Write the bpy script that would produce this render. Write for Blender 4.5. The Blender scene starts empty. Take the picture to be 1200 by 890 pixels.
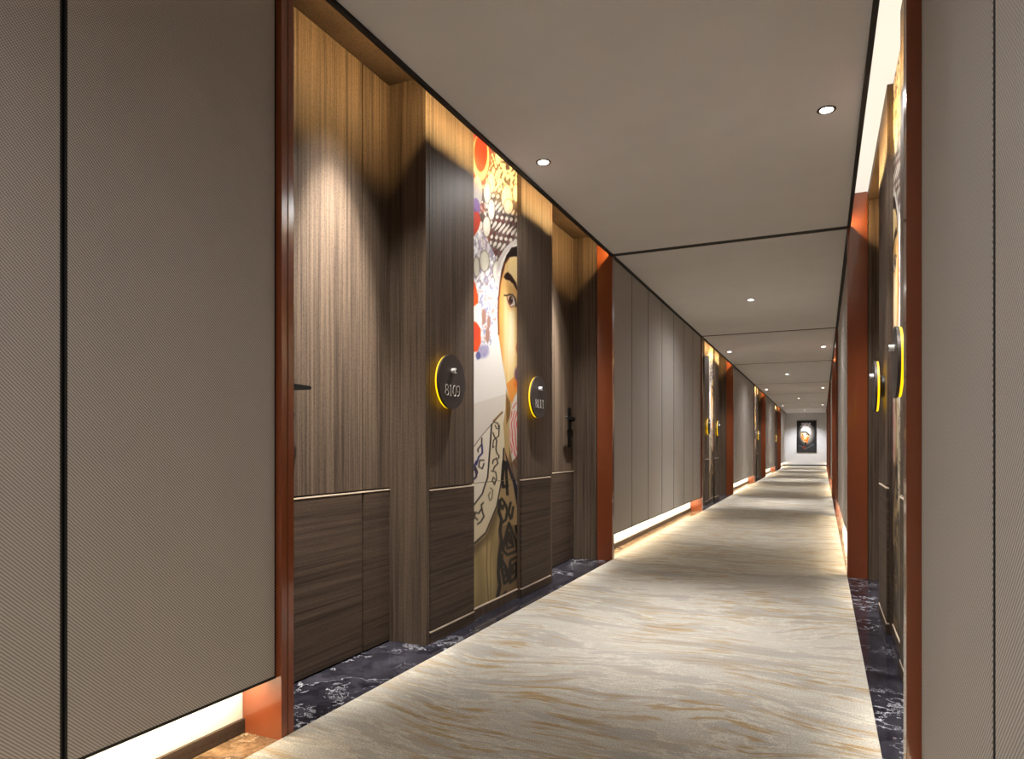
import bpy, bmesh, math, random
import numpy as np
from mathutils import Vector

random.seed(7)
S = bpy.context.scene
C = S.collection
PI = math.pi

# ------------------------------------------------------------------ plan (metres)
XL, XR = -1.665, 0.174          # carpet / ceiling edges
ZC, ZT = 2.68, 2.92             # corridor ceiling, top of the door bays
BAY0, PERIOD, NB = 1.78, 8.90, 4
YEND, YBACK = 37.40, -3.06
REC = {'left': 0.022, 'right': 0.029}     # how far the fabric sits behind the posts
SIDES = (('left', -1, XL), ('right', 1, XR))
ORD = ['nearest', 'second', 'third', 'farthest']
NTH = ['first', 'second', 'third', 'fourth', 'fifth', 'sixth', 'seventh']

def srgb(r, g, b):
    f = lambda c: (c/255/12.92) if c/255 <= .04045 else ((c/255+.055)/1.055)**2.4
    return (f(r), f(g), f(b), 1)

# ------------------------------------------------------------------ materials
def newmat(name):
    m = bpy.data.materials.new(name); m.use_nodes = True
    nt = m.node_tree; b = nt.nodes['Principled BSDF']
    return m, nt, b
def N(nt, t, **kw):
    n = nt.nodes.new(t)
    for k, v in kw.items():
        if k in n.inputs: n.inputs[k].default_value = v
        else: setattr(n, k, v)
    return n
def L(nt, a, b): nt.links.new(a, b)
def plain(name, col, rough=.5, metal=0., spec=.5, coat=0.):
    m, nt, b = newmat(name)
    b.inputs['Base Color'].default_value = col; b.inputs['Roughness'].default_value = rough
    b.inputs['Metallic'].default_value = metal; b.inputs['Specular IOR Level'].default_value = spec
    b.inputs['Coat Weight'].default_value = coat; b.inputs['Coat Roughness'].default_value = .04
    return m
def emit(name, col, st):
    m, nt, b = newmat(name)
    b.inputs['Base Color'].default_value = (0.02, .02, .02, 1)
    b.inputs['Emission Color'].default_value = col; b.inputs['Emission Strength'].default_value = st
    return m
def ramp(nt, fac, stops):
    r = N(nt, 'ShaderNodeValToRGB')
    while len(r.color_ramp.elements) < len(stops): r.color_ramp.elements.new(.5)
    for e, (p, c) in zip(r.color_ramp.elements, stops): e.position = p; e.color = c
    L(nt, fac, r.inputs[0]); return r
def mixc(nt, fac, a, b, bt='MIX'):
    m = N(nt, 'ShaderNodeMix', data_type='RGBA', blend_type=bt)
    for i, v in ((0, fac), (6, a), (7, b)):
        if isinstance(v, (int, float, tuple)): m.inputs[i].default_value = v
        else: L(nt, v, m.inputs[i])
    return m.outputs[2]
def math_(nt, op, a, b=None, c=None):
    m = N(nt, 'ShaderNodeMath', operation=op)
    for i, v in enumerate((a, b, c)):
        if v is None: continue
        if isinstance(v, (int, float)): m.inputs[i].default_value = v
        else: L(nt, v, m.inputs[i])
    return m.outputs[0]
def coords(nt, scale=(1, 1, 1), world=False, rnd=True):
    if world:
        g = N(nt, 'ShaderNodeNewGeometry'); v = g.outputs['Position']
    else:
        t = N(nt, 'ShaderNodeTexCoord'); v = t.outputs['Object']
        if rnd:
            oi = N(nt, 'ShaderNodeObjectInfo'); a = N(nt, 'ShaderNodeVectorMath', operation='ADD')
            s = math_(nt, 'MULTIPLY', oi.outputs['Random'], 13.7)
            L(nt, v, a.inputs[0]); L(nt, s, a.inputs[1]); v = a.outputs[0]
    m = N(nt, 'ShaderNodeMapping'); m.inputs['Scale'].default_value = scale
    L(nt, v, m.inputs[0]); return m.outputs[0]

def wood(name, vertical=True, dark=srgb(54, 44, 38), light=srgb(104, 89, 76)):
    m, nt, b = newmat(name)
    lo, hi = .55, 60
    sc = (hi, hi, lo) if vertical else (lo, lo, hi)
    sc2 = (hi*2.2, hi*2.2, 3) if vertical else (3, 3, hi*2.4)
    n1 = N(nt, 'ShaderNodeTexNoise', Scale=1., Detail=5., Roughness=.62, Distortion=.15); L(nt, coords(nt, sc), n1.inputs[0])
    n2 = N(nt, 'ShaderNodeTexNoise', Scale=1., Detail=2., Roughness=.5); L(nt, coords(nt, sc2), n2.inputs[0])
    f = math_(nt, 'ADD', math_(nt, 'MULTIPLY', n1.outputs[0], .7), math_(nt, 'MULTIPLY', n2.outputs[0], .3))
    r = ramp(nt, f, [(.34, dark), (.5, tuple(.45*x+.55*y for x, y in zip(dark, light))), (.66, light)])
    # short pores across the figure
    n3 = N(nt, 'ShaderNodeTexNoise', Scale=1., Detail=1.)
    L(nt, coords(nt, (260, 260, 110) if vertical else (110, 110, 260)), n3.inputs[0])
    pr = ramp(nt, n3.outputs[0], [(.36, (.72, .72, .72, 1)), (.5, (1, 1, 1, 1))])
    L(nt, mixc(nt, 1., r.outputs[0], pr.outputs[0], 'MULTIPLY'), b.inputs['Base Color'])
    b.inputs['Roughness'].default_value = .58; b.inputs['Specular IOR Level'].default_value = .14
    bp = N(nt, 'ShaderNodeBump', Strength=.18, Distance=.002); L(nt, f, bp.inputs['Height']); L(nt, bp.outputs[0], b.inputs['Normal'])
    return m

def fabric(name, col_a, col_b):
    m, nt, b = newmat(name)
    g = N(nt, 'ShaderNodeNewGeometry'); s = N(nt, 'ShaderNodeSeparateXYZ'); L(nt, g.outputs['Position'], s.inputs[0])
    y, z = s.outputs[1], s.outputs[2]
    wob = N(nt, 'ShaderNodeTexNoise', Scale=9., Detail=2.); L(nt, g.outputs['Position'], wob.inputs[0])
    w = math_(nt, 'MULTIPLY', wob.outputs[0], 1.2)
    P = 2*PI/.0095
    d1 = math_(nt, 'ADD', math_(nt, 'MULTIPLY', math_(nt, 'ADD', y, z), P), w)
    d2 = math_(nt, 'MULTIPLY', math_(nt, 'SUBTRACT', y, math_(nt, 'MULTIPLY', z, 1.05)), P*1.35)
    s1 = math_(nt, 'MULTIPLY_ADD', math_(nt, 'SINE', d1), .5, .5)
    s2 = math_(nt, 'MULTIPLY_ADD', math_(nt, 'SINE', d2), .5, .5)
    h = math_(nt, 'ADD', math_(nt, 'MULTIPLY', s1, .68), math_(nt, 'MULTIPLY', s2, .32))
    nz = N(nt, 'ShaderNodeTexNoise', Scale=420., Detail=1.); L(nt, g.outputs['Position'], nz.inputs[0])
    h2 = math_(nt, 'ADD', h, math_(nt, 'MULTIPLY', nz.outputs[0], .25))
    r = ramp(nt, h2, [(.2, col_a), (.95, col_b)])
    L(nt, r.outputs[0], b.inputs['Base Color'])
    b.inputs['Roughness'].default_value = .85; b.inputs['Specular IOR Level'].default_value = .25
    b.inputs['Sheen Weight'].default_value = .15
    bp = N(nt, 'ShaderNodeBump', Strength=.38, Distance=.0022); L(nt, h2, bp.inputs['Height']); L(nt, bp.outputs[0], b.inputs['Normal'])
    return m

def marble(name, base, mid, vein, rough):
    m, nt, b = newmat(name)
    v = coords(nt, (1, 1, 1), world=True)
    w = N(nt, 'ShaderNodeTexNoise', Scale=2.2, Detail=6., Roughness=.6); L(nt, v, w.inputs[0])
    wv = N(nt, 'ShaderNodeVectorMath', operation='SCALE'); wv.inputs[3].default_value = .9; L(nt, w.outputs[1], wv.inputs[0])
    a = N(nt, 'ShaderNodeVectorMath', operation='ADD'); L(nt, v, a.inputs[0]); L(nt, wv.outputs[0], a.inputs[1])
    cl = N(nt, 'ShaderNodeTexNoise', Scale=7., Detail=8., Roughness=.65); L(nt, a.outputs[0], cl.inputs[0])
    r1 = ramp(nt, cl.outputs[0], [(.38, base), (.68, mid)])
    vr = N(nt, 'ShaderNodeTexNoise', Scale=3.1, Detail=7., Roughness=.6); L(nt, a.outputs[0], vr.inputs[0])
    d = math_(nt, 'ABSOLUTE', math_(nt, 'SUBTRACT', vr.outputs[0], .5))
    rv = ramp(nt, d, [(0., (1, 1, 1, 1)), (.009, (0, 0, 0, 1))])
    br = N(nt, 'ShaderNodeTexNoise', Scale=2.7, Detail=2.); L(nt, v, br.inputs[0])
    bm = ramp(nt, br.outputs[0], [(.42, (0.08, 0.08, 0.08, 1)), (.6, (.8, .8, .8, 1))])
    f = mixc(nt, 1., rv.outputs[0], bm.outputs[0], 'MULTIPLY')
    L(nt, mixc(nt, f, r1.outputs[0], vein), b.inputs['Base Color'])
    b.inputs['Roughness'].default_value = rough; b.inputs['Specular IOR Level'].default_value = .32
    return m

def carpet_mat():
    m, nt, b = newmat('carpet_wool')
    p = coords(nt, (1, 1, 1), world=True)
    w = N(nt, 'ShaderNodeTexNoise', Scale=.8, Detail=2., Roughness=.5); L(nt, p, w.inputs[0])
    c = N(nt, 'ShaderNodeVectorMath', operation='SUBTRACT'); c.inputs[1].default_value = (.5, .5, .5); L(nt, w.outputs[1], c.inputs[0])
    sc = N(nt, 'ShaderNodeVectorMath', operation='SCALE'); sc.inputs[3].default_value = .75; L(nt, c.outputs[0], sc.inputs[0])
    a = N(nt, 'ShaderNodeVectorMath', operation='ADD'); L(nt, p, a.inputs[0]); L(nt, sc.outputs[0], a.inputs[1])
    def stretched(scale, rz, **kw):
        mp = N(nt, 'ShaderNodeMapping'); mp.inputs['Scale'].default_value = scale; mp.inputs['Rotation'].default_value = (0, 0, rz)
        L(nt, a.outputs[0], mp.inputs[0]); n = N(nt, 'ShaderNodeTexNoise', **kw); L(nt, mp.outputs[0], n.inputs[0]); return n.outputs[0]
    streak = stretched((3.4, 27., 1), 0, Scale=1.0, Detail=7., Roughness=.68)
    veil = stretched((1.5, 5.5, 1), 0, Scale=1.0, Detail=8., Roughness=.7)
    blot = N(nt, 'ShaderNodeTexNoise', Scale=1.5, Detail=2.); L(nt, p, blot.inputs[0])
    pile = N(nt, 'ShaderNodeTexNoise', Scale=170., Detail=2., Roughness=.7); L(nt, p, pile.inputs[0])
    sp = math_(nt, 'MULTIPLY', math_(nt, 'SUBTRACT', pile.outputs[0], .5), .16)
    base = ramp(nt, veil, [(.36, srgb(162, 158, 151)), (.5, srgb(175, 170, 161)), (.64, srgb(190, 185, 175))])
    dv = math_(nt, 'ABSOLUTE', math_(nt, 'SUBTRACT', math_(nt, 'ADD', veil, math_(nt, 'MULTIPLY', sp, .15)), .5))
    ivory = ramp(nt, dv, [(0., (.6, .6, .6, 1)), (.022, (0, 0, 0, 1))])
    c1 = mixc(nt, ivory.outputs[0], base.outputs[0], srgb(218, 210, 196))
    st = math_(nt, 'ADD', streak, math_(nt, 'MULTIPLY', sp, 1.6))
    gm = ramp(nt, st, [(.52, (0, 0, 0, 1)), (.575, (1, 1, 1, 1))])
    gb = ramp(nt, blot.outputs[0], [(.40, (.10, .10, .10, 1)), (.56, (.85, .85, .85, 1))])
    gf = mixc(nt, 1., gm.outputs[0], gb.outputs[0], 'MULTIPLY')
    c2 = mixc(nt, gf, c1, srgb(160, 132, 86))
    pr = ramp(nt, pile.outputs[0], [(.32, (.58, .57, .55, 1)), (.62, (1, 1, 1, 1))])
    L(nt, mixc(nt, 1., c2, pr.outputs[0], 'MULTIPLY'), b.inputs['Base Color'])
    b.inputs['Roughness'].default_value = .95; b.inputs['Specular IOR Level'].default_value = .15
    bp = N(nt, 'ShaderNodeBump', Strength=.5, Distance=.004); L(nt, pile.outputs[0], bp.inputs['Height']); L(nt, bp.outputs[0], b.inputs['Normal'])
    return m

def painted(name, rough=.3):
    m, nt, b = newmat(name)
    at = N(nt, 'ShaderNodeAttribute', attribute_name='paint'); L(nt, at.outputs['Color'], b.inputs['Base Color'])
    b.inputs['Roughness'].default_value = rough; b.inputs['Specular IOR Level'].default_value = .25
    return m

def plaster(name, col):
    m, nt, b = newmat(name)
    n = N(nt, 'ShaderNodeTexNoise', Scale=3., Detail=3.); L(nt, coords(nt, world=True), n.inputs[0])
    r = ramp(nt, n.outputs[0], [(.3, tuple(.96*c for c in col[:3])+(1,)), (.7, col)])
    L(nt, r.outputs[0], b.inputs['Base Color']); b.inputs['Roughness'].default_value = .8
    return m

M = dict(
    wood_v=wood('walnut_vertical'), wood_h=wood('walnut_horizontal', False, srgb(45, 36, 31), srgb(84, 70, 60)),
    fabric=fabric('woven_fabric', srgb(124, 118, 114), srgb(196, 189, 183)),
    orange=plain('orange_lacquer', srgb(124, 64, 37), .18, 0, .5, .6),
    black=plain('black_metal', srgb(16, 15, 15), .35), joint=plain('shadow_joint', srgb(14, 12, 11), .7),
    ceiling=plaster('ceiling_paint', srgb(228, 230, 234)), white=plaster('white_plaster', srgb(236, 231, 220)),
    endwall=plaster('pale_plaster', srgb(205, 204, 204)),
    black_marble=marble('black_marble', srgb(20, 19, 26), srgb(50, 49, 57), srgb(196, 196, 205), .12),
    brown_marble=marble('brown_marble', srgb(78, 58, 41), srgb(156, 126, 95), srgb(215, 198, 170), .15),
    carpet=carpet_mat(), paint=painted('mural_paint', .5),
    plate=plain('bronze_plate', srgb(70, 62, 60), .45, .3), digits=plain('silver_digits', srgb(215, 212, 208), .3, .4),
    button=plain('white_button', srgb(240, 240, 240), .25), handle=plain('black_handle', srgb(8, 7, 7), .5, 0, .2),
    glow=emit('amber_glow', (1.5, .86, .0, 1), 1.0),
    slot=emit('cream_light_panel', (.76, .70, .60, 1), 1.0),
    lens=emit('lamp_lens', (1, .95, .85, 1), 14.),
    edge_highlight=plain('champagne_highlight', srgb(216, 198, 178), .4, .2), ringm=plain('dark_ring', srgb(60, 46, 36), .35, .6), line=plain('white_line', srgb(205, 200, 192), .5),  # champagne tone holds the painted highlight of lit groove edges
)

# ------------------------------------------------------------------ mesh helpers
def box(bm, x0, x1, y0, y1, z0, z1, bev=0):
    if x0 > x1: x0, x1 = x1, x0
    b2 = bmesh.new()
    vs = [b2.verts.new((x, y, z)) for x in (x0, x1) for y in (y0, y1) for z in (z0, z1)]
    for f in ((0, 1, 3, 2), (4, 6, 7, 5), (0, 4, 5, 1), (2, 3, 7, 6), (0, 2, 6, 4), (1, 5, 7, 3)):
        b2.faces.new([vs[i] for i in f])
    if bev: bmesh.ops.bevel(b2, geom=b2.edges[:], offset=bev, segments=2, affect='EDGES', profile=.5)
    bmesh.ops.recalc_face_normals(b2, faces=b2.faces)
    me = bpy.data.meshes.new('t'); b2.to_mesh(me); b2.free(); bm.from_mesh(me); bpy.data.meshes.remove(me)
def prism(bm, pts, axis, a, b):
    """polygon pts extruded along axis from a to b; axis 'x': pts (y,z); 'z': pts (x,y)"""
    def v(p, t): return (t, p[0], p[1]) if axis == 'x' else (p[0], p[1], t)
    lo = [bm.verts.new(v(p, a)) for p in pts]; hi = [bm.verts.new(v(p, b)) for p in pts]
    fs = [bm.faces.new(lo), bm.faces.new(hi)]
    n = len(pts)
    for i in range(n): fs.append(bm.faces.new((lo[i], lo[(i+1) % n], hi[(i+1) % n], hi[i])))
    bmesh.ops.recalc_face_normals(bm, faces=fs)
def disc(bm, x0, x1, cy, cz, r, n=48, bev=0):
    prism(bm, [(cy+r*math.cos(2*PI*i/n), cz+r*math.sin(2*PI*i/n)) for i in range(n)], 'x', x0, x1)
def tube(bm, pts, r, seg=8):
    pts = [Vector(p) for p in pts]; rings = []
    for i, p in enumerate(pts):
        t = (pts[min(i+1, len(pts)-1)] - pts[max(i-1, 0)]).normalized()
        u = t.cross(Vector((0, 0, 1)) if abs(t.z) < .9 else Vector((1, 0, 0))).normalized(); w = t.cross(u)
        rings.append([bm.verts.new(p + r*(math.cos(2*PI*k/seg)*u + math.sin(2*PI*k/seg)*w)) for k in range(seg)])
    fs = []
    for a, b in zip(rings, rings[1:]):
        for k in range(seg): fs.append(bm.faces.new((a[k], a[(k+1) % seg], b[(k+1) % seg], b[k])))
    fs.append(bm.faces.new(rings[0][::-1])); fs.append(bm.faces.new(rings[-1]))
    bmesh.ops.recalc_face_normals(bm, faces=fs)
def obj(name, bm, mat, parent=None, loc=None, smooth=False):
    me = bpy.data.meshes.new(name); bm.to_mesh(me); bm.free(); me.materials.append(mat)
    if smooth: me.shade_smooth()
    o = bpy.data.objects.new(name, me); C.objects.link(o)
    if parent: o.parent = parent
    if loc: o.location = loc
    return o
def tag(o, label=None, cat=None, group=None, kind=None):
    if label: o['label'] = label
    if cat: o['category'] = cat
    if group: o['group'] = group
    if kind: o['kind'] = kind
    return o
def thing(name, label, cat, loc, group=None, kind=None):
    o = bpy.data.objects.new(name, None); o.empty_display_size = .05; C.objects.link(o); o.location = loc
    return tag(o, label, cat, group, kind)
def kids(o): return [c for c in C.objects if c.parent == o]
def dup(src, loc, label):
    r = src.copy(); C.objects.link(r); r.location = loc; r['label'] = label
    for ch in kids(src):
        c = ch.copy(); C.objects.link(c); c.parent = r
        for g in kids(ch):
            d = g.copy(); C.objects.link(d); d.parent = c
    return r

# ------------------------------------------------------------------ room shell
def bay_y(k): return BAY0 + PERIOD*k
RUNS = [(YBACK, BAY0)] + [(bay_y(k)+4.06, bay_y(k+1) if k < NB-1 else YEND) for k in range(NB)]

bm = bmesh.new(); box(bm, XL-.75, XR+.75, YBACK-.2, YEND+.2, -.12, 0)
tag(obj('floor', bm, M['black_marble']), 'polished black marble floor with white veins inside the door bays', 'floor', kind='structure')
bm = bmesh.new()
for y0, y1 in RUNS:
    box(bm, XL-.176, XL, y0, y1, 0, .003); box(bm, XR, XR+.176, y0, y1, 0, .003)
tag(obj('floor', bm, M['brown_marble']), 'brown marble border strips beside the carpet under the fabric walls', 'floor', kind='structure')
bm = bmesh.new(); box(bm, XL, XR, YBACK, YEND-.002, .0, .012, .003)
tag(obj('corridor_carpet', bm, M['carpet']), 'long beige carpet runner with gold streaks down the corridor', 'carpet')

seams = []
for k in range(NB): seams += [bay_y(k)+.03, bay_y(k)+4.06]
bm = bmesh.new(); edges = [YBACK] + seams + [YEND]
for i in range(len(edges)-1):
    a = edges[i] + (.045 if i else 0); b = edges[i+1] - (.045 if i < len(edges)-2 else 0)
    box(bm, XL, XR, a, b, ZC, ZC+.03)
tag(obj('ceiling', bm, M['ceiling']), 'flat pale grey ceiling panels down the middle of the corridor', 'ceiling', kind='structure')
bm = bmesh.new()
for s in seams: box(bm, XL, XR, s-.045, s+.045, ZC+.003, ZC+.028)
tag(obj('trim_1', bm, M['joint']), 'thin black joints running across the ceiling', 'trim', kind='structure')
for n, (side, s, X) in enumerate(SIDES):
    bm = bmesh.new()       # black edge profile: upright with a flange turned outwards
    box(bm, X, X+s*.006, YBACK, YEND, ZC-.016, ZC+.08)
    box(bm, X+s*.006, X+s*.022, YBACK, YEND, ZC-.016, ZC-.003)
    for y0, y1 in RUNS: box(bm, X+s*.0225, X+s*.17, y0, y1, ZC+.0, ZC+.012)
    tag(obj('trim_%d' % (2+n), bm, M['joint']), 'black metal edge along the %s side of the ceiling' % side, 'trim', kind='structure')
bm = bmesh.new(); box(bm, XL-.6, XR+.6, YBACK-.2, YEND+.2, ZT+.02, ZT+.12)
tag(obj('ceiling', bm, M['white']), 'upper ceiling above the door bays', 'ceiling', kind='structure')

for side, s, X in SIDES:
    bm = bmesh.new()
    box(bm, X+s*.42, X+s*.6, YBACK, YEND, 0, ZT+.02)
    for y0, y1 in RUNS: box(bm, X+s*.176, X+s*.42, y0, y1, 0, ZT+.02)
    tag(obj('wall_'+side, bm, M['white']), 'white plaster %s wall showing as a lit strip below the fabric panels' % side, 'wall', kind='structure')
    bm = bmesh.new()
    for y0, y1 in RUNS: box(bm, X+s*.164, X+s*.176, y0, y1, .003, .052)
    tag(obj('baseboard_'+side, bm, M['wood_h']), 'low wooden skirting under the lit strip on the %s wall' % side, 'baseboard', kind='structure')
bm = bmesh.new(); box(bm, XL-.6, XR+.6, YEND, YEND+.15, 0, ZT+.02)
tag(obj('wall_end', bm, M['endwall']), 'pale grey wall closing the far end of the corridor', 'wall', kind='structure')
bm = bmesh.new(); box(bm, XL-.17, XR+.17, YEND-.014, YEND, .012, .075)
tag(obj('baseboard_end', bm, M['black']), 'black skirting at the foot of the far end wall', 'baseboard', kind='structure')
bm = bmesh.new(); box(bm, XL-.6, XR+.6, YBACK-.15, YBACK, 0, ZT+.02)
tag(obj('wall_back', bm, M['endwall']), 'plain wall closing the corridor behind the viewer', 'wall', kind='structure')

# ------------------------------------------------------------------ fabric wall panels
def make_panel(side, s, w):
    r = REC[side]
    t = thing('fabric_wall_panel', 'x', 'wall panel', (0, 0, 0), 'grey fabric panels on the %s wall' % side)
    bm = bmesh.new(); box(bm, s*r, s*(r+.02), .0095, w-.0095, .222, ZC-.014); obj('fabric_face', bm, M['fabric'], t)
    bm = bmesh.new(); box(bm, s*(r+.0012), s*(r+.03), .003, w-.003, .212, ZC-.012); tag(obj('frame', bm, M['joint'], t), 'black metal frame')
    return t
for side, s, X in SIDES:
    protos = {}
    for ri, (y0, y1) in enumerate(RUNS):
        bm = bmesh.new(); box(bm, s*(REC[side]+.031), s*(REC[side]+.05), y0+.002, y1-.002, .216, ZC-.011)
        o = obj('trim_%d' % (4+ri+(10 if s > 0 else 0)), bm, M['joint'], loc=(X, 0, 0))
        tag(o, 'dark backing behind the fabric panels, %s wall, %s' % (side, 'nearest the viewer' if ri == 0 else 'past the %s door bay' % ORD[ri-1]), 'trim', kind='structure')
        cuts = [.38, 1.066, BAY0] if ri == 0 else [y0+(y1-y0)*i/7 for i in range(8)]
        for i in range(len(cuts)-1):
            w = cuts[i+1]-cuts[i]
            if ri == 0: lab = ('grey fabric panel cut off by the %s edge of the photo' % side, 'grey fabric panel between the black joint and the nearest orange post, %s wall' % side)[i]
            else: lab = 'grey fabric panel on the %s wall, %s one past the %s door bay' % (side, NTH[i], ORD[ri-1])
            key = round(w, 3)
            if key in protos: dup(protos[key], (X, cuts[i], 0), lab)
            else:
                t = make_panel(side, s, w); t.location = (X, cuts[i], 0); t['label'] = lab; protos[key] = t

# ------------------------------------------------------------------ orange posts
def make_post(side, s, far):
    t = thing('orange_post', 'x', 'post', (0, 0, 0), 'orange posts of the door bays')
    for a, b, nm in ((0, .028, 'inner_strip'), (.032, .06, 'outer_strip')):
        # outer strip (panel side) runs deeper than the strip that faces the bay
        bayside = (nm == 'inner_strip') if far else (nm == 'outer_strip')
        bm = bmesh.new(); box(bm, 0, s*(.138 if bayside else .175), a, b, 0, ZT-.002 if bayside else ZC-.011, .0012)
        obj('post_face', bm, M['orange'], t)
    bm = bmesh.new(); box(bm, s*.004, s*.13, .027, .033, 0, ZC-.012); tag(obj('joint', bm, M['joint'], t), 'dark joint between the two strips')
    return t
for side, s, X in SIDES:
    pn, pf = make_post(side, s, False), make_post(side, s, True)
    for k in range(NB):
        for far, p, yy in ((False, pn, 0), (True, pf, 4.0)):
            lab = 'glossy orange post at the %s end of the %s door bay, %s wall' % ('far' if far else 'near', ORD[k], side)
            loc = (X, bay_y(k)+yy, 0)
            if k == 0: p.location = loc; p['label'] = lab
            else: dup(p, loc, lab)

# ------------------------------------------------------------------ timber lining of the bays (jambs, soffits, fascia, mural backing)
tn = 20
for k in range(NB):
    for side, s, X in SIDES:
        bm = bmesh.new()
        box(bm, s*.142, s*.36, .055, .085, 0, ZT-.07); box(bm, s*.142, s*.36, 3.99, 4.02, 0, ZT-.07)
        box(bm, s*.185, s*.37, 1.668, 2.342, 0, ZT)                       # behind the mural
        box(bm, s*.164, s*.186, 1.671, 2.339, 0, .052)                    # its plinth
        o = obj('trim_%d' % tn, bm, M['wood_v'], loc=(X, bay_y(k), 0))
        tag(o, 'dark walnut jambs lining the %s door bay on the %s' % (ORD[k], side), 'trim', kind='structure'); tn += 1
        bm = bmesh.new()
        for a, b in ((.062, 1.148), (2.912, 3.998)):
            box(bm, s*.14, s*.42, a, b, ZT-.07, ZT)
        o = obj('trim_%d' % tn, bm, M['wood_h'], loc=(X, bay_y(k), 0))
        tag(o, 'walnut soffits above the two doors of the %s bay on the %s' % (ORD[k], side), 'trim', kind='structure'); tn += 1

# luminous cream light panel along the top of each bay
def make_slot(s):
    t = thing('light_panel', 'x', 'light', (0, 0, 0), 'cream light panels above the door bays')
    bm = bmesh.new(); box(bm, s*.002, s*.30, .0, 4.06, ZT+.004, ZT+.018); obj('diffuser', bm, M['slot'], t)
    for a in (.0, 4.05):
        bm = bmesh.new(); box(bm, s*.002, s*.30, a, a+.008, ZT+.0005, ZT+.0195); obj('end_cap', bm, M['black'], t)
    return t
for side, s, X in SIDES:
    p = make_slot(s)
    for k in range(NB):
        lab = 'long cream light panel above the %s door bay on the %s' % (ORD[k], side)
        if k == 0: p.location = (X, bay_y(0), 0); p['label'] = lab
        else: dup(p, (X, bay_y(k), 0), lab)

# ------------------------------------------------------------------ pilasters
GZ = .783
def make_pilaster(s, y0, y1, near):
    w = y1-y0
    t = thing('wood_pilaster', 'x', 'pilaster', (0, 0, 0), 'walnut pilasters of the door bays')
    e = .034
    a, b = (e+.004, w-.001) if near else (.001, w-e-.004)
    bm = bmesh.new(); box(bm, s*.153, s*.419, .002, w-.002, .0, ZT); obj('body', bm, M['wood_v'], t)
    bm = bmesh.new(); box(bm, s*.14, s*.36, 0 if near else w-e, e if near else w, 0, ZT, .0015); obj('edge_strip', bm, M['wood_v'], t)
    bm = bmesh.new(); box(bm, s*.14, s*.153, a, b, GZ+.006, ZT, .001); obj('upper_panel', bm, M['wood_v'], t)
    bm = bmesh.new(); box(bm, s*.137, s*.153, a, b, .062, GZ-.004, .004); obj('lower_panel', bm, M['wood_h'], t)
    bm = bmesh.new(); box(bm, s*.134, s*.153, a-.003*(not near), b, 0, .054, .002); obj('skirting', bm, M['wood_h'], t)
    for z in (GZ-.0095, .0545):
        bm = bmesh.new(); box(bm, s*.1355, s*.15, a, b, z, z+.006); tag(obj('highlight_strip', bm, M['edge_highlight'], t), 'thin pale strip coloured as an edge highlight')  # highlight below groove and above skirting, put in as pale strips
    return t
for side, s, X in SIDES:
    for near, y0, y1 in ((True, 1.15, 1.67), (False, 2.34, 2.91)):
        p = make_pilaster(s, y0, y1, near)
        for k in range(NB):
            lab = 'dark walnut pilaster on the %s side of the mural, %s door bay, %s wall' % ('near' if near else 'far', ORD[k], side)
            if k == 0: p.location = (X, bay_y(0)+y0, 0); p['label'] = lab
            else: dup(p, (X, bay_y(k)+y0, 0), lab)

# ------------------------------------------------------------------ doors
def make_door(s, near):
    t = thing('door', 'x', 'door', (0, 0, 0), kind='structure')
    yy = (lambda a, b: (a, b)) if near else (lambda a, b: (4.06-b, 4.06-a))
    D0, D1 = .355, .40
    for nm, a, b in (('leaf', .13, .918), ('side', .929, 1.149), ('filler', .062, .125)):
        p, q = yy(a, b)
        bm = bmesh.new(); box(bm, s*D0, s*D1, p, q, GZ+.006, ZT-.071, .0012); obj('upper_%s_panel' % nm, bm, M['wood_v'], t)
        bm = bmesh.new(); box(bm, s*(D0-.002), s*D1, p, q, .006, GZ-.003, .004); obj('lower_%s_panel' % nm, bm, M['wood_h'], t)
    bm = bmesh.new(); box(bm, s*(D0-.0035), s*(D0+.01), yy(.062, 1.149)[0], yy(.062, 1.149)[1], GZ-.0075, GZ-.002); tag(obj('highlight_strip', bm, M['edge_highlight'], t), 'thin pale strip coloured as an edge highlight')  # pale strip paints the highlight under the door groove
    bm = bmesh.new(); box(bm, s*(D0+.012), s*.419, yy(.06, 1.149)[0], yy(.06, 1.149)[1], .0, ZT-.071); obj('backing', bm, M['joint'], t)
    hy, d = (.30, 1) if near else (3.87, -1)
    bm = bmesh.new(); box(bm, s*(D0-.012), s*D0, hy-.032, hy+.032, .99, 1.335, .004)
    h = tag(obj('door_handle', bm, M['handle'], t), 'black back plate and lever')
    bm = bmesh.new()
    tube(bm, [(s*(D0-.01), hy, 1.235), (s*(D0-.05), hy, 1.235)], .021, 16)
    b2 = []
    pts = [(hy-.012*d, 1.252), (hy+.10*d, 1.256), (hy+.19*d, 1.254), (hy+.198*d, 1.246), (hy+.19*d, 1.238), (hy+.08*d, 1.228), (hy-.012*d, 1.222)]
    prism(bm, pts, 'x', s*(D0-.056), s*(D0-.043)); obj('lever', bm, M['handle'], h)
    bm = bmesh.new(); tube(bm, [(s*(D0-.008), hy, 1.11), (s*(D0-.03), hy, 1.11)], .016, 14)
    prism(bm, [(hy-.01*d, 1.145), (hy+.105*d, 1.148), (hy+.117*d, 1.135), (hy+.108*d, 1.078), (hy-.01*d, 1.08)], 'x', s*(D0-.036), s*(D0-.026))  # dark knob and plate added in place of the lever's cast shadow
    obj('lever_shadow_knob', bm, M['handle'], h)
    return t
dn = 1
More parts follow.
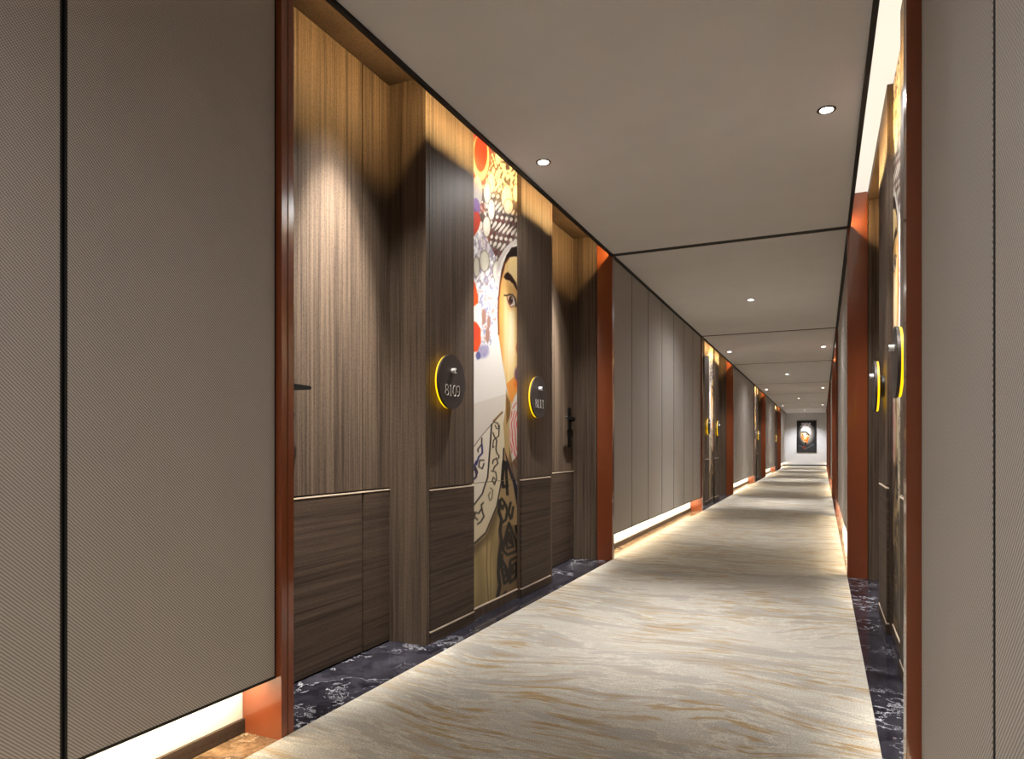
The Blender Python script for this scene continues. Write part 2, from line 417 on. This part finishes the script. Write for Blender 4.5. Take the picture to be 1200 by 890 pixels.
for side, s, X in SIDES:
    for near in (True, False):
        p = make_door(s, near)
        for k in range(NB):
            lab = 'dark walnut door at the %s end of the %s door bay, %s wall' % ('near' if near else 'far', ORD[k], side)
            loc = (X, bay_y(k), 0)
            if k == 0: p.location = loc; p['label'] = lab; o = p
            else: o = dup(p, loc, lab)
            o.name = 'door_%d' % dn; dn += 1

# ------------------------------------------------------------------ painted panels
def inpoly(px, py, P):
    r = np.zeros(px.shape, bool); n = len(P); j = n-1
    for i in range(n):
        xi, yi = P[i]; xj, yj = P[j]
        c = ((yi > py) != (yj > py)) & (px < (xj-xi)*(py-yi)/(yj-yi+1e-12)+xi)
        r ^= c; j = i
    return r
def segdist(px, py, pts, k=1.):
    d = np.full(px.shape, 1e9)
    for (x0, y0), (x1, y1) in zip(pts, pts[1:]):
        dx, dy = (x1-x0)*k, y1-y0; qx, qy = (px-x0)*k, py-y0
        t = np.clip((qx*dx+qy*dy)/(dx*dx+dy*dy+1e-12), 0, 1)
        d = np.minimum(d, np.hypot(qx-t*dx, qy-t*dy))
    return d
def vnoise(x, y, seed=0):
    xi, yi = np.floor(x), np.floor(y); fx, fy = x-xi, y-yi; fx = fx*fx*(3-2*fx); fy = fy*fy*(3-2*fy)
    def h(a, b):
        v = np.sin(a*127.1+b*311.7+seed*74.7)*43758.5453; return v-np.floor(v)
    return (h(xi, yi)*(1-fx)+h(xi+1, yi)*fx)*(1-fy)+(h(xi, yi+1)*(1-fx)+h(xi+1, yi+1)*fx)*fy
def tolin(a):
    a = np.clip(a/255., 0, 1); return np.where(a <= .04045, a/12.92, ((a+.055)/1.055)**2.4)
class Canvas:
    def __init__(s, x, y): s.x, s.y = x, y; s.c = np.zeros(x.shape+(3,))
    def put(s, mask, col, a=1.):
        m = (mask*1.0 if mask.dtype == bool else mask)*a
        col = np.array(col, float); s.c = s.c*(1-m[..., None])+col*m[..., None]
    def poly(s, pts, col, a=1.): s.put(inpoly(s.x, s.y, pts), col, a)
    def ell(s, cx, cy, rx, ry, col, a=1., soft=.12):
        d = np.hypot((s.x-cx)/rx, (s.y-cy)/ry); s.put(np.clip((1-d)/soft+.5, 0, 1), col, a)
    def line(s, pts, w, col, a=1., k=1.):
        d = segdist(s.x, s.y, pts, k); s.put(np.clip((w-d)/2.+.5, 0, 1), col, a)

CT, ST = math.cos(math.radians(24.43)), math.sin(math.radians(24.43))
def mural_colours(ny, nz, y0, y1, z0, z1):
    """Design of the mural. It is laid out on a 57 x 560 drafting sheet (8 units to a step)."""
    SS = 3
    yy = y0+(np.arange(ny*SS)+.5)/(ny*SS)*(y1-y0); zz = z0+(np.arange(nz*SS)+.5)/(nz*SS)*(z1-z0)
    Y, Z = np.meshgrid(BAY0+yy, zz)
    X0 = XL-.168
    d = Y*CT-X0*ST; r = X0*CT+Y*ST
    PX, PY = 600+800*r/d, 523.2-800*(Z-1)/d
    x = (PX-545)*8.09; y = (PY-140)*8.09            # one tall sheet: x 70..520, y 0..4700
    c = Canvas(x, y)
    c.c[:] = (214, 206, 194)
    # ---- blossoms and lace of the headdress
    n1 = vnoise(x/17+np.sin(y/40.), y/34, 1); n2 = vnoise(x/9, y/18+np.sin(x/20.), 2); n3 = vnoise(x/60, y/120, 3)
    lace = n1*.6+n2*.4
    top = y < 1750
    c.put(top & (lace > .52), (84, 66, 56)); c.put(top & (lace < .30), (236, 224, 200)); c.put(top & (n3 > .72), (150, 70, 50), .5)
    dk = inpoly(x, y, [(200, 700), (520, 250), (520, 1290), (330, 1400), (230, 1330), (240, 900)])
    c.put(dk, (52, 44, 42), .72)
    rows = np.sin((y+x*.9)/15.)*np.sin(x/13.+np.sin(y/33.)*1.5)
    c.put(dk & (rows > .25), (205, 192, 176)); c.put(dk & (rows < -.72) & (y > 950), (120, 50, 44))
    c.put(inpoly(x, y, [(250, 150), (520, 150), (520, 620), (330, 700), (250, 420)]) & (lace < .47), (224, 208, 170))
    white = inpoly(x, y, [(60, 1100), (170, 1050), (300, 1330), (330, 1450), (305, 1850), (300, 2350), (60, 2350)])
    c.put(white, (206, 202, 204), .8)
    c.put(white & (lace > .58), (132, 126, 152), .75); c.put(white & (lace < .3), (240, 240, 240)); c.put(white & (n2 > .86), (150, 120, 90), .8)
    c.poly([(60, -60), (235, -60), (240, 420), (190, 620), (120, 640), (70, 420)], (186, 30, 10))
    c.poly([(60, 380), (110, 420), (120, 600), (90, 720), (60, 720)], (150, 34, 12))
    c.ell(150, 360, 80, 225, (250, 196, 142)); c.ell(150, 325, 62, 180, (232, 52, 10)); c.ell(160, 380, 40, 90, (206, 42, 12), .5, .6)
    c.ell(115, 690, 50, 150, (186, 180, 170), .9); c.ell(100, 850, 45, 100, (118, 84, 136)); c.ell(70, 900, 50, 60, (92, 60, 120), .8)
    for cx, cy, rx, ry in ((250, 600, 34, 95), (212, 700, 32, 100), (250, 860, 30, 95), (395, 745, 48, 120), (312, 360, 26, 70), (275, 240, 22, 60), (205, 1020, 34, 95), (185, 1345, 42, 95), (300, 1440, 34, 95), (410, 830, 40, 70), (480, 700, 26, 80), (110, 1400, 26, 90)):
        c.ell(cx, cy, rx+6, ry+10, (96, 78, 66), .8); c.ell(cx, cy, rx, ry, (206, 198, 178)); c.ell(cx-rx*.2, cy-ry*.2, rx*.6, ry*.6, (224, 218, 200), .7, .6)
    c.poly([(60, 880), (130, 880), (150, 960), (130, 1040), (90, 1110), (60, 1110)], (178, 48, 14))
    c.poly([(60, 1500), (95, 1550), (125, 1680), (125, 1770), (60, 1790)], (226, 84, 24))
    # ---- white ground left of the face, lower flowers
    c.poly([(60, 1790), (130, 1740), (170, 1840), (160, 1960), (60, 1910)], (232, 224, 216))
    low = inpoly(x, y, [(140, 1620), (305, 1600), (305, 1880), (250, 1960), (250, 2120), (190, 2250), (110, 2290), (150, 2080), (160, 1900)])
    c.poly([(60, 1900), (310, 1800), (312, 2020), (350, 2280), (388, 2510), (380, 2740), (350, 2960), (160, 3190), (60, 3320)], (234, 228, 220))
    c.put(inpoly(x, y, [(60, 2700), (390, 2600), (350, 2960), (60, 3320)]), (214, 202, 188), .6)
    c.put(low, (222, 220, 220)); c.put(low & (lace > .6), (150, 150, 176)); c.put(low & (lace < .33), (176, 128, 110), .8)
    for cx, cy, rx, ry in ((180, 1870, 20, 75), (226, 1925, 17, 60), (214, 2045, 20, 75)): c.ell(cx, cy, rx, ry, (166, 124, 108))
    c.ell(172, 2200, 55, 62, (150, 142, 178), .8, .5); c.ell(125, 2240, 22, 36, (70, 70, 130), .8)
    c.poly([(60, 1905), (110, 1925), (150, 1985), (152, 2120), (120, 2200), (60, 2210)], (228, 82, 38)); c.ell(100, 2020, 36, 70, (206, 60, 50), .5, .7)
    # ---- headband, hair, face
    c.line([(318, 1560), (322, 1460), (350, 1340), (400, 1250), (460, 1190), (540, 1160)], 36, (196, 188, 180), 1, 1)
    c.line([(322, 1480), (352, 1350), (404, 1262), (462, 1205), (540, 1178)], 9, (232, 224, 214))
    c.poly([(326, 1560), (345, 1430), (390, 1290), (440, 1215), (540, 1190), (540, 1330), (420, 1310), (370, 1380), (330, 1560)], (34, 22, 20))
    face = inpoly(x, y, [(312, 1860), (314, 1700), (335, 1520), (372, 1370), (412, 1312), (470, 1300), (540, 1320), (540, 2640), (480, 2740), (445, 2690), (425, 2640), (392, 2520), (352, 2290), (316, 2040)])
    c.put(face, (238, 208, 146))
    g = np.clip(1-np.abs(x-430)/75, 0, 1)*np.clip((y-1650)/250, 0, 1)*np.clip((2420-y)/250, 0, 1)
    c.put(face*g*.8, (252, 238, 204))
    c.put(face*np.clip((392-x)/80, 0, 1)*.9, (204, 124, 44)); c.put(face*np.clip((x-462)/50, 0, 1)*np.clip((y-1450)/200, 0, 1)*.85, (206, 136, 66))
    c.put(face & (vnoise(x/9, y/900, 5) > .7) & (x < 420), (220, 160, 80), .35)
    c.line([(318, 2040), (314, 1860), (318, 1700), (338, 1520), (376, 1372), (414, 1316)], 7, (120, 60, 20))
    c.ell(430, 1590, 60, 90, (222, 160, 84), .55, .7); c.ell(460, 1480, 60, 90, (240, 214, 160), .6, .7)
    c.poly([(362, 1498), (382, 1462), (405, 1446), (440, 1480), (480, 1545), (502, 1630), (488, 1622), (456, 1562), (420, 1530), (385, 1520)], (50, 26, 22))
    c.ell(440, 1740, 52, 78, (232, 188, 124), .8, .5)
    c.ell(438, 1722, 40, 52, (250, 240, 226)); c.ell(432, 1715, 22, 42, (92, 54, 34)); c.ell(434, 1712, 10, 22, (20, 14, 14)); c.ell(442, 1700, 4, 8, (240, 240, 240))
    c.line([(372, 1668), (396, 1672), (420, 1660), (448, 1664), (470, 1696), (482, 1750), (480, 1775)], 7, (30, 14, 14)); c.line([(396, 1690), (410, 1745), (436, 1782), (462, 1768)], 5, (130, 60, 40), .9)
    c.ell(510, 2170, 26, 55, (160, 62, 36), 1, .6); c.ell(516, 2185, 14, 30, (40, 12, 12), 1, .4)
    c.ell(508, 2420, 42, 80, (96, 60, 90), .85, .5); c.ell(520, 2440, 26, 40, (24, 12, 20)); c.ell(500, 2510, 40, 36, (214, 66, 24), .9, .5)
    c.poly([(388, 2510), (460, 2440), (540, 2560), (540, 2640), (490, 2680), (450, 2700), (420, 2650)], (226, 130, 44), .75)
    # ---- neck and robe collar
    c.poly([(352, 2940), (380, 2740), (388, 2560), (440, 2690), (450, 2900), (440, 3200), (445, 3500), (500, 3560), (540, 3600), (540, 3700), (420, 3600), (350, 3200)], (190, 160, 108))
    c.poly([(388, 2600), (425, 2680), (430, 2800), (390, 2900)], (110, 74, 36), .8)
    c.poly([(430, 3000), (450, 3330), (510, 3560), (505, 3600), (440, 3500), (405, 3300)], (120, 92, 60), .8)
    c.poly([(60, 3330), (160, 3000), (250, 2890), (352, 2770), (372, 3050), (370, 3250), (350, 3400), (300, 3670), (200, 3920), (60, 4050)], (222, 208, 178))
    c.line([(50, 3150), (160, 3000), (250, 2895), (352, 2772)], 5, (70, 52, 36)); c.line([(270, 2860), (352, 2775)], 8, (120, 84, 40))
    c.poly([(60, 3140), (160, 3000), (250, 2895), (240, 3100), (218, 3380), (160, 3560), (60, 3690)], (232, 222, 204))
    c.line([(252, 2890), (238, 3100), (222, 3300), (215, 3390), (165, 3555), (60, 3695)], 7, (34, 26, 30))
    c.line([(366, 3120), (362, 3240), (346, 3440), (302, 3670), (200, 3920), (60, 4050)], 8, (24, 20, 34))
    K = (38, 28, 26); B = (42, 46, 110)
    for st, w, col in (
        ([(280, 2870), (310, 2880), (322, 2930), (300, 2930), (285, 2900)], 5, K), ([(325, 2900), (318, 3000), (270, 3040), (262, 3110), (275, 3100)], 5, K),
        ([(265, 2970), (280, 3010), (300, 3040), (292, 3120), (300, 3160), (322, 3190), (318, 3210)], 6, K), ([(262, 3260), (266, 3230), (300, 3210), (310, 3260), (280, 3290), (268, 3320)], 6, K),
        ([(160, 3020), (158, 3080), (120, 3130), (128, 3150)], 6, K), ([(160, 3080), (165, 3160), (130, 3200), (110, 3270)], 8, B), ([(180, 3230), (140, 3230), (130, 3290), (165, 3310), (180, 3260)], 6, K),
        ([(110, 3240), (85, 3290), (100, 3320), (110, 3380), (75, 3420)], 9, B), ([(100, 3320), (70, 3330)], 6, K), ([(100, 3290), (120, 3340), (100, 3400)], 6, K),
        ([(250, 3330), (290, 3340), (300, 3400), (280, 3470), (255, 3430), (268, 3390), (285, 3410)], 5, K), ([(240, 3500), (262, 3520), (255, 3600), (235, 3620), (222, 3570), (238, 3540)], 5, (96, 90, 60)),
        ([(175, 3640), (155, 3660), (165, 3720), (180, 3770), (150, 3820), (120, 3840)], 7, K), ([(155, 3700), (130, 3740), (100, 3730), (88, 3770), (120, 3800)], 7, K), ([(70, 3720), (98, 3740), (70, 3840)], 7, K)):
        c.line(st, w, col)
    # ---- fan with red calligraphy strokes
    c.ell(530, 2960, 112, 400, (214, 204, 192), 1, .06)
    fan = np.hypot((x-530)/112, (y-2960)/400) < .95
    sw = np.hypot((x-530)/112, (y-2960)/400)
    c.put(fan & (np.abs(np.mod(sw*5.2+vnoise(x/40, y/80, 8)*1.1, 1)-.5) < .17) & (y > 2760), (216, 46, 26)); c.line([(450, 2740), (480, 2690), (520, 2670)], 5, (200, 90, 80))
    # ---- robe below the collar
    body = inpoly(x, y, [(60, 4060), (200, 3925), (305, 3672), (350, 3440), (366, 3240), (540, 3560), (540, 5200), (60, 5200)])
    fo = np.sin(x/26.+np.sin(y/260.)*1.2)
    base = np.stack([168+16*fo, 146+14*fo, 100+12*fo], -1)
    m = body[..., None]*1.; c.c = c.c*(1-m)+base*m
    c.put(body*np.clip((y-4300)/700, 0, 1)*.35, (104, 92, 48)); c.put(body*np.clip(1-(segdist(x, y, [(60, 4110), (210, 3960), (310, 3700)]))/60, 0, 1)*.6, (70, 52, 34))
    c.line([(210, 3950), (205, 4250), (230, 4700)], 6, (110, 90, 54), .7); c.line([(270, 3900), (240, 4150), (245, 4600)], 5, (120, 98, 60), .6)
    orn = inpoly(x, y, [(345, 3380), (372, 3130), (470, 3480), (540, 3600), (540, 5200), (290, 5200), (300, 4300), (320, 3800)])
    c.put(orn, (164, 134, 96), .7); c.put(orn & (y > 3850), (104, 78, 54), .6)
    c.poly([(375, 3130), (430, 3300), (500, 3500), (520, 3750), (490, 3680), (450, 3450), (400, 3300)], (34, 30, 48))
    c.poly([(430, 3260), (540, 3130), (540, 3500), (500, 3470), (460, 3400)], (84, 60, 38), .7)
    c.line([(520, 3380), (512, 3640)], 9, (206, 92, 50), .8)
    for st, w in (([(365, 3240), (352, 3420), (360, 3490), (400, 3480)], 12), ([(385, 3250), (395, 3450), (400, 3560)], 10), ([(330, 3620), (320, 3720), (345, 3800), (330, 3900), (345, 4000), (320, 4160), (315, 4300), (330, 4420), (300, 4560)], 12),
                  ([(345, 3600), (375, 3640), (355, 3700), (340, 3660)], 8), ([(385, 3660), (400, 3720), (385, 3800), (350, 3830)], 9), ([(430, 3640), (410, 3730), (430, 3790)], 9), ([(455, 3680), (440, 3780)], 8), ([(510, 3850), (480, 3860), (490, 3930), (505, 3910)], 8),
                  ([(415, 3830), (370, 4010), (360, 4090), (400, 4130), (495, 4090), (480, 4000), (440, 3900), (415, 3830)], 10), ([(418, 3920), (392, 4020), (400, 4070), (455, 4050), (440, 3980), (418, 3920)], 9), ([(420, 3990), (428, 4020)], 9),
                  ([(350, 4130), (345, 4240), (372, 4400), (405, 4370), (400, 4270), (350, 4180)], 10), ([(362, 4270), (385, 4250), (388, 4320), (370, 4340)], 9), ([(425, 4200), (425, 4390), (470, 4350), (512, 4260), (512, 4140), (430, 4180)], 10), ([(448, 4230), (446, 4310), (485, 4270), (488, 4200), (460, 4220)], 9),
                  ([(350, 4640), (345, 4540), (385, 4480), (395, 4560), (370, 4600)], 9), ([(430, 4600), (450, 4520), (480, 4490), (500, 4540)], 9), ([(515, 4420), (510, 4520)], 9)):
        c.line(st, w+3, (14, 10, 9))
    v = c.c.reshape(nz, SS, ny, SS, 3).mean(axis=(1, 3))
    return tolin(v)*.70

def grid_panel(name, cols, y0, y1, z0, z1, s, Dp, thick, mat, parent, mirror=False):
    nz, ny, _ = cols.shape
    ys = np.linspace(y0, y1, ny); zs = np.linspace(z0, z1, nz)
    Yg, Zg = np.meshgrid(ys, zs); n = ny*nz
    co = np.stack([np.full(n, s*Dp), Yg.ravel(), Zg.ravel()], 1)
    back = np.array([(s*(Dp+thick), y, z) for y, z in ((y0, z0), (y1, z0), (y1, z1), (y0, z1))])
    i = np.arange(n).reshape(nz, ny); q = np.stack([i[:-1, :-1], i[:-1, 1:], i[1:, 1:], i[1:, :-1]], -1).reshape(-1, 4)
    if s < 0: pass
    else: q = q[:, ::-1]
    a, b, c_, d = n, n+1, n+2, n+3
    k0, k1, k2, k3 = int(i[0, 0]), int(i[0, -1]), int(i[-1, -1]), int(i[-1, 0])
    ext = [(a, b, c_, d), (k0, a, b, k1), (k1, b, c_, k2), (k2, c_, d, k3), (k3, d, a, k0)]
    me = bpy.data.meshes.new(name)
    me.from_pydata(np.vstack([co, back]).tolist(), [], q.tolist()+ext)
    ca = me.color_attributes.new('paint', 'FLOAT_COLOR', 'POINT')
    buf = np.ones((n+4, 4)); buf[:n, :3] = cols.reshape(-1, 3); buf[n:, :3] = .05
    ca.data.foreach_set('color', buf.ravel().astype(np.float32)); me.materials.append(mat); me.update()
    o = bpy.data.objects.new(name, me); C.objects.link(o); o.parent = parent
    return o
ma, mb = 1.673, 2.337
up = mural_colours(110, 350, ma, mb, .786, ZT-.002); lowc = mural_colours(110, 120, ma, mb, .062, .783)
for side, s, X in SIDES:
    t = thing('wall_mural', 'x', 'mural', (X, bay_y(0), 0), 'painted face murals between the pilasters')
    grid_panel('upper_painted_panel', up, ma, mb, .786, ZT-.002, s, .168, .016, M['paint'], t)
    grid_panel('lower_painted_panel', lowc, ma, mb, .062, .783, s, .168, .016, M['paint'], t)
    bm = bmesh.new(); box(bm, s*.163, s*.184, ma-.001, mb+.001, .0525, .0605); tag(obj('highlight_strip', bm, M['edge_highlight'], t), 'thin pale strip coloured as an edge highlight')  # highlight along the mural foot, painted as a pale strip
    for k in range(NB):
        lab = 'tall colourful painted face mural between the pilasters of the %s bay on the %s' % (ORD[k], side)
        if k == 0: t['label'] = lab
        else: dup(t, (X, bay_y(k), 0), lab)

# ------------------------------------------------------------------ room number plates
PR = .142
def digit_strokes(ch):
    def ell(cx, cz, rx, rz, n=28): return [(cx+rx*math.cos(2*PI*i/n), cz+rz*math.sin(2*PI*i/n)) for i in range(n+1)]
    return {'8': [ell(0, .25, .24, .24), ell(0, -.24, .29, .26)], '0': [ell(0, 0, .27, .5)],
            '1': [[(0, -.48), (0, .48)], [(-.16, -.49), (.16, -.49)], [(-.14, .36), (0, .49)]],
            '9': [ell(0, .2, .27, .29), [(.27, .2), (.25, -.1), (.12, -.38), (-.12, -.5), (-.22, -.42)]]}[ch]
def numerals(txt, s, x, parent):
    h = .056; pitch = .040
    for i, ch in enumerate(txt):
        bm = bmesh.new(); cy = (i-1.5)*pitch           # reads left to right for someone facing the wall
        for st in digit_strokes(ch): tube(bm, [(s*x, (-s)*(cy+p*h), 1.290+q*h) for p, q in st], .0017, 6)
        obj('numeral', bm, M['digits'], parent)
def make_plate(s, txt):
    t = thing('room_number_plate', 'x', 'room number plate', (0, 0, 0), 'round room number plates on the pilasters')
    zc = 1.334
    bm = bmesh.new(); disc(bm, s*.139, s*.112, 0, zc, .06, 32); obj('wall_mount', bm, M['black'], t)
    bm = bmesh.new(); disc(bm, s*.110, s*.100, 0, zc, PR-.003, 64); tag(obj('glow_ring', bm, M['glow'], t), 'glowing yellow rim')
    bm = bmesh.new(); disc(bm, s*.1, s*.088, 0, zc, PR, 64)
    f = tag(obj('face_disc', bm, M['plate'], t), 'dark bronze disc')
    bm = bmesh.new(); disc(bm, s*.088, s*.068, 0, zc+.058, .0135, 28); obj('bell_button', bm, M['button'], f)
    bm = bmesh.new(); disc(bm, s*.069, s*.0665, -s*.0065, zc+.058, .0062, 20); obj('bell_eye', bm, M['handle'], t)
    if txt: numerals(txt, s, .0865, f)
    return t
protos = {}
for side, s, X in SIDES:
    for near, ly in ((True, 1.329), (False, 2.533)):
        for k in range(NB):
            txt = {('left', True, 0): '8109', ('left', False, 0): '8111'}.get((side, near, k))
            lab = 'round dark number plate with yellow rim, %s pilaster of the %s bay, %s' % ('near' if near else 'far', ORD[k], side)
            if txt: lab = 'round dark plate reading %s with a yellow glowing rim, nearest bay on the left' % txt
            loc = (X, bay_y(k)+ly, 0); key = (s, txt)
            if key in protos: dup(protos[key], loc, lab)
            else:
                t = make_plate(s, txt); t.location = loc; t['label'] = lab; protos[key] = t

# ------------------------------------------------------------------ ceiling downlights
def make_downlight():
    t = thing('ceiling_downlight', 'x', 'ceiling light', (0, 0, 0), 'small recessed ceiling downlights')
    bm = bmesh.new(); n = 32; r0, r1 = .032, .045
    ring = [[bm.verts.new((r*math.cos(2*PI*i/n), r*math.sin(2*PI*i/n), z)) for i in range(n)] for r, z in ((r0, .0), (r0, -.003), (r1, -.003), (r1, 0))]
    for a in range(4):
        b = (a+1) % 4
        for i in range(n): bm.faces.new((ring[a][i], ring[a][(i+1) % n], ring[b][(i+1) % n], ring[b][i]))
    bmesh.ops.recalc_face_normals(bm, faces=bm.faces)
    obj('trim_ring', bm, M['ringm'], t)
    bm = bmesh.new(); prism(bm, [(r0*.97*math.cos(2*PI*i/n), r0*.97*math.sin(2*PI*i/n)) for i in range(n)], 'z', -.0035, -.0005)
    tag(obj('lens', bm, M['lens'], t), 'bright white lens')
    return t
XC = (XL+XR)/2
lamps = []
for k in range(NB):
    yb = bay_y(k)+1.97
    lamps += [(-1.50, yb, 'left one of the pair in the %s bay' % ORD[k], 'bay'), (.02, yb, 'right one of the pair in the %s bay' % ORD[k], 'bay')]
for ri, (y0, y1) in enumerate(RUNS):
    if ri == 0: lamps.append((XC, -.64, None, 'run'))
    elif ri < NB: lamps.append((XC, (y0+y1)/2, 'single one just past the %s door bay' % ORD[ri-1], 'run'))
    else: lamps.append((XC, y0+1.6, 'single one nearest the end wall', 'run'))
pd = make_downlight()
first = True
for x, y, lab, kind in lamps:
    full = 'small bright ceiling downlight, ' + (lab or 'behind the viewer')
    if first: pd.location = (x, y, ZC); pd['label'] = full; first = False
    else: dup(pd, (x, y, ZC), full)

# ------------------------------------------------------------------ end picture
def picture_colours(w, h):
    SS = 3
    x, y = np.meshgrid((np.arange(w*SS)+.5)/(w*SS)*100, 160-(np.arange(h*SS)+.5)/(h*SS)*160)
    c = Canvas(x, y); c.c[:] = (34, 32, 32)
    g = np.clip(1-np.hypot((x-50)/46, (y-62)/66), 0, 1)**.7; c.put(g, (232, 222, 206))
    c.poly([(0, 118), (18, 112), (40, 128), (60, 120), (80, 132), (100, 126), (100, 160), (0, 160)], (46, 46, 46), .95)
    c.line([(14, 122), (34, 134), (58, 146)], 2, (96, 96, 96)); c.line([(90, 128), (70, 134), (62, 146)], 2, (80, 80, 80)); c.ell(63, 138, 10, 7, (110, 44, 26))
    n = vnoise(x/5, y/5, 4); c.put((n > .5) & (y < 28) & (y > 8) & (x > 24) & (x < 84), (206, 200, 206))
    c.poly([(26, 66), (28, 40), (46, 24), (70, 26), (82, 42), (80, 58), (60, 54), (42, 60), (32, 70)], (242, 240, 238))
    c.poly([(34, 72), (42, 60), (60, 54), (80, 58), (82, 78), (74, 98), (60, 112), (48, 104), (38, 90)], (236, 186, 120))
    c.poly([(32, 70), (50, 54), (78, 52), (80, 60), (56, 60), (36, 76)], (34, 26, 24)); c.ell(60, 72, 14, 12, (250, 236, 214), 1, .6)
    c.poly([(36, 78), (48, 84), (56, 104), (52, 122), (42, 104)], (214, 110, 30)); c.ell(72, 84, 8, 14, (210, 110, 50), .8, .6); c.ell(50, 70, 4, 3, (40, 30, 30)); c.ell(72, 70, 4, 3, (40, 30, 30))
    c.ell(60, 99, 7, 3, (150, 40, 30)); c.poly([(50, 112), (62, 108), (58, 124), (52, 124)], (20, 16, 16))
    return tolin(c.c.reshape(h, SS, w, SS, 3).mean(axis=(1, 3)))
px0, px1, pz0, pz1 = -1.165, -.255, .68, 2.29
t = thing('framed_picture', 'black framed portrait picture hung on the far end wall', 'picture', ((px0+px1)/2, YEND, pz0))
bm = bmesh.new(); hw, hh, fb = (px1-px0)/2, pz1-pz0, .05
for a in ((-hw, hw, 0, fb), (-hw, hw, hh-fb, hh), (-hw, -hw+fb, fb, hh-fb), (hw-fb, hw, fb, hh-fb)):
    box(bm, a[0], a[1], -.045, -.002, a[2], a[3], .003)
obj('picture_frame', bm, M['black'], t)
cols = picture_colours(100, 170)
o = grid_panel('picture_print', cols[:, ::-1], -hw+fb-.004, hw-fb+.004, fb-.004, hh-fb+.004, -1, 0, .02, M['paint'], t)
o.rotation_euler = (0, 0, -PI/2); o.location = (0, -.022, 0)

# thin white curved line inlaid on the right wall
for i, pts in enumerate(([(6.0, 1.78), (6.73, 1.93), (7.6, 2.05), (8.4, 2.10), (8.73, 2.05), (8.5, 1.95), (7.8, 1.80), (6.81, 1.635), (6.1, 1.52)],
                         [(7.2, 2.12), (8.0, 2.24), (8.9, 2.33), (9.94, 2.36), (10.05, 2.26), (9.9, 2.15)])):
    sm = []
    for j in range(len(pts)-1):
        p0, p1, p2, p3 = [pts[max(0, min(len(pts)-1, j+q))] for q in (-1, 0, 1, 2)]
        for u in range(6):
            u /= 6
            sm.append(tuple(.5*((2*p1[a])+(-p0[a]+p2[a])*u+(2*p0[a]-5*p1[a]+4*p2[a]-p3[a])*u*u+(-p0[a]+3*p1[a]-3*p2[a]+p3[a])*u**3) for a in (0, 1)))
    bm = bmesh.new(); tube(bm, [(XR+REC['right']-.001, a, b) for a, b in sm], .003, 6)
    tag(obj('wall_line_inlay', bm, M['line']), ('thin white looping line on the right fabric wall', 'thin white curved line higher and farther on the right fabric wall')[i], 'wall decoration')

# ------------------------------------------------------------------ lights
def spot(loc, W, deg, blend, col, tilt=(0, 0), size=.02):
    d = bpy.data.lights.new('spot', 'SPOT'); d.energy = W; d.spot_size = math.radians(deg); d.spot_blend = blend
    d.color = col; d.shadow_soft_size = size
    o = bpy.data.objects.new('spot_light', d); C.objects.link(o); o.location = loc; o.rotation_euler = (tilt[0], tilt[1], 0); return o
def strip(loc, sx, sy, rot, W, col, spread=180):
    d = bpy.data.lights.new('strip', 'AREA'); d.shape = 'RECTANGLE'; d.size = sx; d.size_y = sy; d.energy = W; d.color = col; d.spread = math.radians(spread)
    o = bpy.data.objects.new('strip_light', d); C.objects.link(o); o.location = loc; o.rotation_euler = rot; return o
NEUT = (1, .97, .93); WARM = (1, .64, .25); WARM2 = (1, .84, .6)
for x, y, lab, kind in lamps:
    if kind == 'bay':
        spot((x, y, ZC-.012), 200, 67, .75, (1, .98, .96)); spot((x, y, ZC-.012), 28, 168, .6, (1, .98, .95))
    else:
        spot((x, y, ZC-.012), 110, 62, .8, NEUT); spot((x, y, ZC-.012), 150 if y < 0 else 62, 168, .9, NEUT)
for side, s, X in SIDES:
    for k in range(NB):
        # warm strip behind the ceiling edge, washing pilasters and doors
        strip((X+s*.0075, bay_y(k)+2.03, ZC+.013), .006, 3.9, (0, s*-PI/2, 0), 22, WARM)
        for ly in (.70, 3.36):
            spot((X+s*.03, bay_y(k)+ly, ZT-.03), 820, 37, 1., (1, .94, .84), (0, -s*math.radians(11)))
            spot((X+s*.03, bay_y(k)+ly, ZT-.03), 190, 64, 1., (1, .94, .84), (0, -s*math.radians(4)))
    for ri, (y0, y1) in enumerate(RUNS):
        strip((X+s*.12, (y0+y1)/2, .205), .05, y1-y0-.04, (0, 0, 0), 23, WARM2)
spot((XC, YEND-1.3, ZC-.012), 260, 100, .8, (.96, .97, 1), (math.radians(18), 0))

# ------------------------------------------------------------------ world, camera, view
w = bpy.data.worlds.new('world'); S.world = w; w.use_nodes = True
w.node_tree.nodes['Background'].inputs[0].default_value = (.05, .05, .05, 1); w.node_tree.nodes['Background'].inputs[1].default_value = .2
cam = bpy.data.cameras.new('camera'); co = bpy.data.objects.new('camera', cam); C.objects.link(co)
cam.sensor_width = 36; cam.lens = 24; cam.shift_y = 78.2/1200; cam.clip_start = .05
co.location = (0, 0, 1.0); co.rotation_euler = (PI/2, 0, math.radians(24.43)); S.camera = co
S.view_settings.view_transform = 'Standard'; S.view_settings.look = 'None'; S.view_settings.gamma = 1; S.view_settings.use_curve_mapping = False
S.view_settings.exposure = .30
S.cycles.max_bounces = 10; S.cycles.diffuse_bounces = 8; S.cycles.glossy_bounces = 4; S.cycles.sample_clamp_indirect = 6
S.cycles.use_denoising = True
